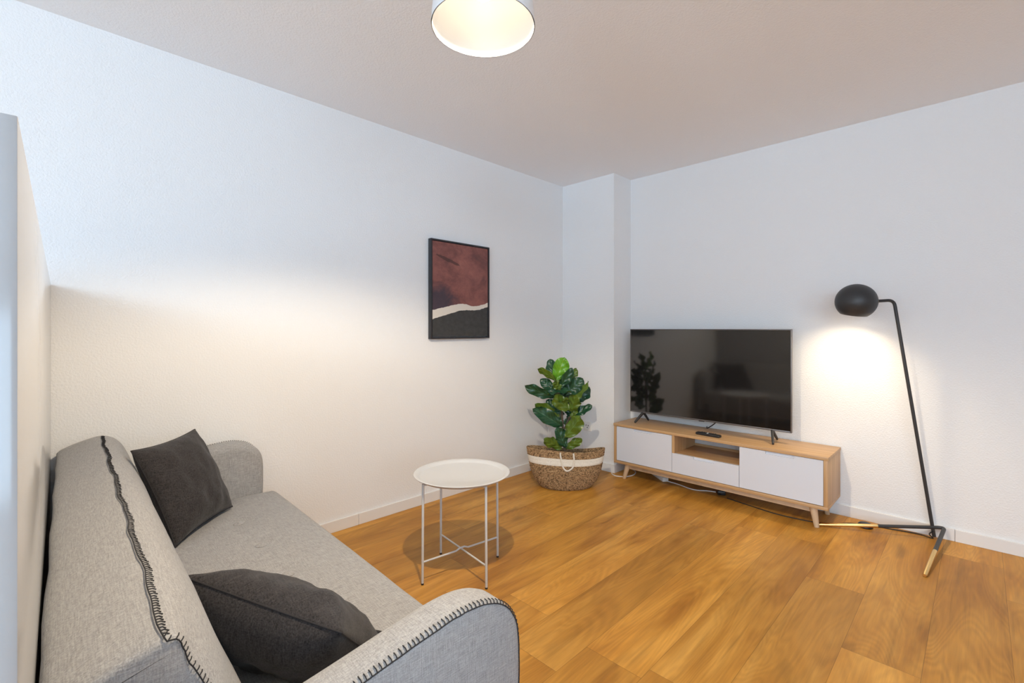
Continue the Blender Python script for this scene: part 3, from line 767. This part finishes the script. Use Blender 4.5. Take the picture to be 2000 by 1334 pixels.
stb('apron', M_leg, SX0 + .12, SX1 - .10, SY0 + .040, SY0 + .058, SZ0 - .038, SZ0)
stb('apron', M_leg, SX0 + .12, SX1 - .10, SY1 - .06, SY1 - .042, SZ0 - .038, SZ0)

# ================================================================== television
TX0, TX1, TZ0, TZ1, TY = .650, 1.842, .518, 1.201, 3.480
tv = thing('television', 'large flat dark television on the oak TV stand', 'television', ((TX0 + TX1) / 2, TY + .02, SZ1))
def tvb(name, m, *a, bev=.002, parent=tv, **k):
    bm = NB(); box(bm, *a, bev); return obj(name, bm, m, parent, autosm=30, **k)
tvb('back_shell', M_foot, TX0 + .004, TX1 - .004, TY + .010, TY + .026, TZ0 + .004, TZ1 - .004)
bm = NB(); box(bm, TX0 + .12, TX1 - .12, TY + .026, TY + .060, TZ0 + .02, TZ0 + .40, .012); obj('rear_housing', bm, M_foot, tv, autosm=30)
bz = .0075
bm = NB()
box(bm, TX0, TX0 + bz, TY, TY + .024, TZ0, TZ1, .0015); box(bm, TX1 - bz, TX1, TY, TY + .024, TZ0, TZ1, .0015)
box(bm, TX0 + bz, TX1 - bz, TY, TY + .024, TZ1 - bz, TZ1, .0015); box(bm, TX0 + bz, TX1 - bz, TY, TY + .024, TZ0, TZ0 + bz * 1.5, .0015)
obj('bezel', bm, M_bezel, tv, autosm=30)
bm = NB(); box(bm, TX0 + bz - .0005, TX1 - bz + .0005, TY + .0015, TY + .010, TZ0 + bz * 1.5 - .0005, TZ1 - bz + .0005); obj('screen', bm, M_screen, tv, False)
bm = NB(); box(bm, 1.225, 1.265, TY + .002, TY + .016, TZ0 - .005, TZ0 + .001, .001); obj('sensor', bm, M_foot, tv, autosm=30)
for fx, s in ((.765, -1), (1.722, 1)):
    f = None
    for k, (yy, xx) in enumerate(((TY - .072, .030 * s), (TY + .105, .006 * s))):
        bm = NB(); A = Vector((fx, TY + .014, TZ0 + .004)); B = Vector((fx + xx, yy, SZ1 + .006))
        tube(bm, [B, B.lerp(A, .1), A.lerp(B, .1), A], [.0085, .010, .0125, .0125], 14, flat=.75)
        q = obj('foot', bm, M_foot, tv)
# power lead hanging from the set down behind the stand
bm = NB(); c0 = at_y(1397, 826, TY + .04); c1 = at_y(1383, 834, 3.63)
tube(bm, spline([Vector((c0.x + .01, TY + .045, TZ0 + .05)), Vector((c0.x - .005, TY + .06, TZ0 - .008)), Vector((c1.x + .01, 3.600, SZ1 + .008)), Vector((c1.x - .02, 3.656, SZ1 + .006))], 6), .0035, 8)
obj('power_lead', bm, M_rubber, tv)

# ================================================================== remote control
r0 = at_z(1360, 848, SZ1); r1 = at_z(1405, 856, SZ1)
rc = (r0 + r1) / 2 + Vector((0, .012, 0)); ra = math.atan2(r1.y - r0.y, r1.x - r0.x)
rt = thing('remote_control', 'black remote control lying on the oak TV stand in front of the television', 'remote control', rc, ra)
def rb(name, m, *a, bev=.002, parent=rt):
    bm = NB(); box(bm, *a, bev); return obj(name, bm, m, parent, local=True, autosm=30)
rb('body', M_plast, -.088, .088, -.021, .021, 0, .019, bev=.007)
for i in range(7):
    for j in range(3):
        light = (i, j) in ((3, 1), (3, 0))
        rb('button', M_socket if light else M_foot, -.055 + i * .016, -.045 + i * .016, -.015 + j * .011, -.007 + j * .011, .0188, .0215, bev=.001)

# ================================================================== floor lamp
WB = Vector((2.530, 3.628, .010))                     # where the stem meets the floor
d = Vector((2.196 - 2.53, 3.40 - 3.628, 0)).normalized(); nrm_ = Vector((-d.y, d.x, 0))
def on_plane(u, v):
    r = ray(u, v); return CAM + r * ((WB - CAM).dot(nrm_) / r.dot(nrm_))
ptop = on_plane(1746, 586); parm = on_plane(1716, 588); phead = on_plane(1672, 589)
fl = thing('floor_lamp', 'black arched floor lamp with egg-shaped shade and brass-tipped feet beside the TV stand', 'floor lamp', (WB.x, WB.y, 0))
bm = NB(); tube(bm, bent([WB, ptop, parm], .035, 8), .0088, 14); obj('stem', bm, M_black, fl)
bm = NB(); ball(bm, parm + (phead - parm).normalized() * .008, .0095, 16); jt = obj('swivel_joint', bm, M_brass, fl, label='brass swivel joint')
fA = at_z(1806, 1124, .008); fB = at_z(1592, 1024, .008)
apx = at_depth(1846, 1026, (at_z(1838, 1050)-CAM).dot(FV)); apx.y = min(apx.y, 3.640); 
def foot(tip, frac):
    cut = tip.lerp(apx, frac)
    return cut
cA = foot(fA, .47); cB = foot(fB, .50)
bm = NB(); tube(bm, bent([cA, apx, cB], .035, 8), .0095, 14); obj('base_bracket', bm, M_black, fl)
for a, b in ((fA, cA), (fB, cB)):
    bm = NB(); dd = (b - a).normalized(); tube(bm, [a, a + dd * .004, a + dd * .008, a + dd * .010, b], [.007, .0088, .0088, .0098, .0100], 14); obj('foot_tip', bm, M_brass, fl, label='brass foot tip')
# shade: egg shell, open below, tipped towards the wall
tilt = Matrix.Rotation(math.radians(7), 3, Vector((1, 0, 0))) @ Matrix.Rotation(math.radians(10), 3, Vector((0, 1, 0)))
nd = tilt @ Vector((0, 0, 1))
HR, HZ = .1055, .103
outer = []; 
for k in range(0, 26):
    th_ = math.radians(0 + k * 5.6)
    if th_ > math.radians(146): break
    outer.append((HR * math.sin(th_), HZ * math.cos(th_)))
inner = [(max(0, r - .003) if r > .004 else 0, z - .003 * (1 if z > 0 else -.2)) for r, z in reversed(outer)]
SMx = Matrix.Translation(phead) @ tilt.to_4x4()
bm = NB(); lathe(bm, outer + inner, 56, SMx); shade = obj('lamp_shade', bm, M_black, fl, autosm=50)
bm = NB(); lin = [(r * .962, z * .962) for r, z in outer]; lathe(bm, [(r, z) for r, z in lin[:-1]] , 56, SMx, cap0=False, cap1=False); obj('shade_lining', bm, M_white, shade, autosm=50, label='white inside of the lamp shade')
bc = SMx @ Vector((0, 0, .040))
bm = NB(); ball(bm, bc, .024, 20); obj('bulb', bm, M_bulb2, fl, label='glowing warm bulb')
bm = NB(); tube(bm, [SMx @ Vector((0, 0, .05)), SMx @ Vector((0, 0, HZ - .006))], .016, 14); obj('bulb_holder', bm, M_plast, fl)
# cord with foot switch
def F(u, v, z=.0035): return at_z(u, v, z)
sw = at_z(1690, 1026, .01)
bm = NB(); tube(bm, spline([WB + Vector((0, 0, .035)), F(1815, 1043, .03), F(1821, 1051), F(1790, 1042), F(1745, 1034), F(1715, 1029), sw], 6), .0032, 8)
tube(bm, spline([sw, F(1660, 1022), F(1632, 1023), F(1600, 1021), F(1560, 1014), F(1510, 1002), F(1460, 986), F(1420, 973)], 6), .0032, 8); obj('cord', bm, M_rubber, fl)
bm = NB(); lathe(bm, [(.0, 0), (.036, 0), (.039, .004), (.038, .014), (.030, .023), (.015, .026), (0, .0265)], 32, Matrix.Translation((sw.x, sw.y, .0005))); obj('foot_switch', bm, M_plast, fl)

# ================================================================== pendant lamp
RZ = 2.05; PC = at_z(944, 54, RZ); PR = .1455
pl = thing('pendant_lamp', 'white metal pendant lamp glowing warmly below the ceiling at the top', 'ceiling lamp', (PC.x, PC.y, RZ))
prof = [(PR, 0), (PR * .985, .03), (PR * .955, .075), (PR * .90, .12), (PR * .80, .165), (PR * .62, .198), (PR * .36, .214), (.022, .219)]
inn = [(max(.0, r - .0025), z - (.003 if z > .15 else 0)) for r, z in reversed(prof)]
bm = NB(); lathe(bm, prof + inn, 72, Matrix.Translation((PC.x, PC.y, RZ)), cap0=False, cap1=False)
lathe(bm, [(0, .2165), (.024, .2165)], 24, Matrix.Translation((PC.x, PC.y, RZ)), cap1=False)
obj('lamp_shade', bm, M_shade, pl, autosm=60)
bm = NB(); lathe(bm, [(.0, .262), (.010, .26), (.020, .25), (.022, .219), (.022, .214)], 24, Matrix.Translation((PC.x, PC.y, RZ))); obj('shade_cap', bm, M_shade, pl)
bm = NB(); tube(bm, [Vector((PC.x, PC.y, RZ + .26)), Vector((PC.x, PC.y, ROOM_H - .02))], .003, 8); obj('cord', bm, M_wcable, pl)
bm = NB(); lathe(bm, [(.050, 0), (.050, -.014), (.040, -.024), (.0, -.026)], 32, Matrix.Translation((PC.x, PC.y, ROOM_H))); obj('ceiling_rose', bm, M_white, pl)
bm = NB(); lathe(bm, [(.016, .21), (.016, .15), (.014, .135), (.0, .135)], 20, Matrix.Translation((PC.x, PC.y, RZ))); obj('bulb_holder', bm, M_white, pl)
BZ = RZ + .115
bm = NB(); lathe(bm, [(0, -.036), (.014, -.034), (.026, -.024), (.031, -.008), (.029, .008), (.020, .028), (.014, .048)], 24, Matrix.Translation((PC.x, PC.y, BZ))); obj('bulb', bm, M_bulb, pl, label='glowing warm bulb')

# ================================================================== framed print on the left wall
AX = .036; ay0, ay1, az0, az1 = 1.913, 2.457, 1.132, 1.829
ft = thing('framed_print', 'black framed abstract print in dark red, white and charcoal on the left wall', 'picture', (0, (ay0 + ay1) / 2, az0))
fwid = .011
bm = NB()
box(bm, .001, AX, ay0, ay0 + fwid, az0, az1, .001); box(bm, .001, AX, ay1 - fwid, ay1, az0, az1, .001)
box(bm, .001, AX, ay0 + fwid, ay1 - fwid, az0, az0 + fwid, .001); box(bm, .001, AX, ay0 + fwid, ay1 - fwid, az1 - fwid, az1, .001)
obj('frame', bm, M_frame, ft, autosm=30)
bm = NB(); uvl = bm.loops.layers.uv.new('UVMap')
cy0, cy1, cz0, cz1 = ay0 + fwid + .004, ay1 - fwid - .004, az0 + fwid + .004, az1 - fwid - .004
vs = box(bm, .003, AX - .004, cy0, cy1, cz0, cz1)
for f in bm.faces:
    for lo in f.loops: lo[uvl].uv = ((lo.vert.co.y - cy0) / (cy1 - cy0), (lo.vert.co.z - cz0) / (cz1 - cz0))
obj('canvas', bm, art_mat(0, 0, 1, 1, 'y'), ft, False)

# ================================================================== sockets and leads by the plant
sc = at_y(1148, 832, PY); sx, sz = sc.x, sc.z
ts = thing('power_socket', 'white double-pole power socket on the pillar to the right of the fig', 'socket', (sx, PY, sz))
bm = NB(); box(bm, sx - .041, sx + .041, PY - .011, PY, sz - .041, sz + .041, .004); obj('face_plate', bm, M_socket, ts, autosm=30)
RX = Matrix.Translation((sx, PY - .0112, sz)) @ Matrix.Rotation(PI / 2, 4, 'X')
bm = NB(); lathe(bm, [(.026, 0), (.026, .003), (.0225, .003), (.0215, -.001), (.0, -.001)], 32, RX); obj('insert', bm, M_socket, ts)
for dx, dz in ((-.010, .008), (.012, .006), (.003, -.010)):
    bm = NB(); lathe(bm, [(.0045, 0), (.0045, .0012), (0, .0012)], 12, RX @ Matrix.Translation((dx, dz, -.0005))); obj('hole', bm, M_hole, ts, label='dark socket hole')
tw = thing('white_lead', 'thin white lead running down from the socket behind the basket', 'cable', (sx - .02, PY - .02, sz - .02))
bm = NB(); tube(bm, spline([Vector((sx - .006, PY - .014, sz - .016)), Vector((sx - .035, PY - .030, sz - .022)), Vector((sx - .055, PY - .026, sz - .045)), Vector((sx - .052, PY - .02, sz - .11)), Vector((sx - .030, PY - .02, sz - .19)), Vector((sx - .02, PY - .022, .05)), Vector((sx - .015, PY - .03, .003))], 6), .0026, 8); obj('lead', bm, M_wcable, tw)
bm = NB(); tube(bm, [Vector((sx - .004, PY - .0125, sz - .016)), Vector((sx - .020, PY - .024, sz - .018))], [.006, .0045], 10); obj('plug', bm, M_socket, tw)
q = CAM + ray(1069, 828) * ((0 - CAM.x) / ray(1069, 828).x)
tj = thing('junction_box', 'small white cable box with a lead on the left wall behind the fig', 'junction box', (0, q.y, q.z))
bm = NB(); box(bm, 0, .022, q.y - .022, q.y + .022, q.z - .022, q.z + .022, .003); obj('housing', bm, M_socket, tj, autosm=30)
bm = NB(); tube(bm, [Vector((.008, q.y + .004, q.z - .02)), Vector((.008, q.y + .004, .05)), Vector((.016, q.y + .004, .035)), Vector((.016, q.y + .004, .003))], .003, 8); obj('lead', bm, M_wcable, tj)

# leads under the TV stand
tl = thing('white_cable_loop', 'loop of white cable on the floor around the left leg of the TV stand', 'cable', F(1215, 925, 0))
bm = NB(); tube(bm, spline([F(1238, 905), F(1218, 912), F(1205, 917), F(1195, 923), F(1199, 928), F(1210, 930.5), F(1226, 930.5), F(1238, 927), F(1241, 921), F(1232, 913), F(1245, 911)], 7), .0042, 8); obj('lead', bm, M_wcable, tl)
pw = thing('power_strip', 'white power strip lying on the floor under the TV stand', 'power strip', F(1290, 932, 0))
a = F(1278, 926, 0); b = F(1300, 941, 0); dirp = (b - a).normalized(); angp = math.atan2(dirp.y, dirp.x)
PMx = Matrix.Translation(b) @ Matrix.Rotation(angp, 4, 'Z')
bm = NB(); box(bm, -.26, 0, -.025, .025, .0, .036, .004, PMx); obj('housing', bm, M_socket, pw, autosm=30)
for k in range(4):
    bm = NB(); lathe(bm, [(.019, 0), (.019, .0012), (.0165, .0012), (.016, -.0005), (0, -.0005)], 24, PMx @ Matrix.Translation((-.05 - k * .052, 0, .0362))); obj('outlet', bm, M_wcable, pw)
bm = NB(); tube(bm, spline([b + Vector((0, 0, .012)), F(1306, 940.5, .006), F(1325, 946), F(1345, 953.5), F(1362, 957.5), F(1385, 959), F(1398, 961)], 7), .0036, 8); obj('lead', bm, M_wcable, pw)
ad = thing('power_adapter', 'small black plug adapter on the floor under the TV stand', 'adapter', F(1409, 968, 0))
bm = NB(); box(bm, -.026, .026, -.018, .018, 0, .030, .004, Matrix.Translation(F(1409, 966, 0)) @ Matrix.Rotation(.5, 4, 'Z')); obj('housing', bm, M_plast, ad, autosm=30)
bm = NB(); tube(bm, spline([F(1400, 961, .008), F(1404, 964, .012), F(1409, 966, .018)], 5), .0034, 8); obj('lead', bm, M_rubber, ad)

# ================================================================== light
def light(name, typ, loc, energy, col, **k):
    l = bpy.data.lights.new(name, typ); l.energy = energy; l.color = col
    for a, v in k.items(): setattr(l, a, v)
    o = bpy.data.objects.new(name, l); C.objects.link(o); o.location = loc; return o
# soft sky outside the high window, plus added fill at two more unseen openings
K = dict(w1=(114, 150, 187), w2=(104, 141, 178), w3=(24, 33, 42), pend=(110, 91, 66), lamp=(21, 16.6, 11)) #KK
def lit(name, typ, loc, k, **kw):
    m = max(K[k]); return light(name, typ, loc, m, tuple(c / m for c in K[k]), **kw)
w = lit('window_daylight', 'AREA', (X_MAX + .16, (WY0 + WY1) / 2, (WZ0 + WZ1) / 2), 'w1', shape='RECTANGLE', size=WY1 - WY0, size_y=WZ1 - WZ0)
w.rotation_euler = (PI / 2, 0, PI / 2)
w = lit('front_fill', 'AREA', ((FX0 + FX1) / 2, Y_MIN - .30, FZ1 / 2), 'w2', shape='RECTANGLE', size=FX1 - FX0, size_y=FZ1)  # added fill light, tipped upward to brighten the ceiling
w.rotation_euler = (PI / 2 + math.radians(38), 0, 0)
w = lit('side_fill', 'AREA', (X_MAX + .16, (QY0 + QY1) / 2, (QZ0 + QZ1) / 2), 'w3', shape='RECTANGLE', size=QY1 - QY0, size_y=QZ1 - QZ0)  # added cool fill for the sofa end and lower surfaces
w.rotation_euler = (PI / 2, 0, PI / 2)
BZ2 = RZ + .036
lit('pendant_light', 'SPOT', (PC.x, PC.y, BZ2), 'pend', shadow_soft_size=.022, spot_size=math.radians(153), spot_blend=.36)
lit('floor_lamp_light', 'POINT', SMx @ Vector((0, 0, -.006)), 'lamp', shadow_soft_size=.034)

wd = bpy.data.worlds.new('sky'); bpy.context.scene.world = wd; wd.use_nodes = True
wd.node_tree.nodes['Background'].inputs['Color'].default_value = (.70, .82, 1.0, 1); wd.node_tree.nodes['Background'].inputs['Strength'].default_value = .02

# ================================================================== camera
cd = bpy.data.cameras.new('camera'); co = bpy.data.objects.new('camera', cd); C.objects.link(co)
co.location = CAM; co.rotation_euler = (PI / 2, 0, AN)
cd.sensor_fit = 'HORIZONTAL'; cd.sensor_width = 36.0; cd.lens = FPX / 2000 * 36.0
cd.shift_y = -(667.0 - HV) / 2000.0
cd.clip_start = .02; cd.clip_end = 50
s = bpy.context.scene; s.camera = co
s.view_settings.view_transform = 'Standard'; s.view_settings.look = 'None'; s.view_settings.gamma = 1
s.view_settings.use_curve_mapping = False; s.view_settings.exposure = 0.0
s.cycles.max_bounces = 10; s.cycles.diffuse_bounces = 6; s.cycles.sample_clamp_indirect = 6; s.cycles.use_denoising = True
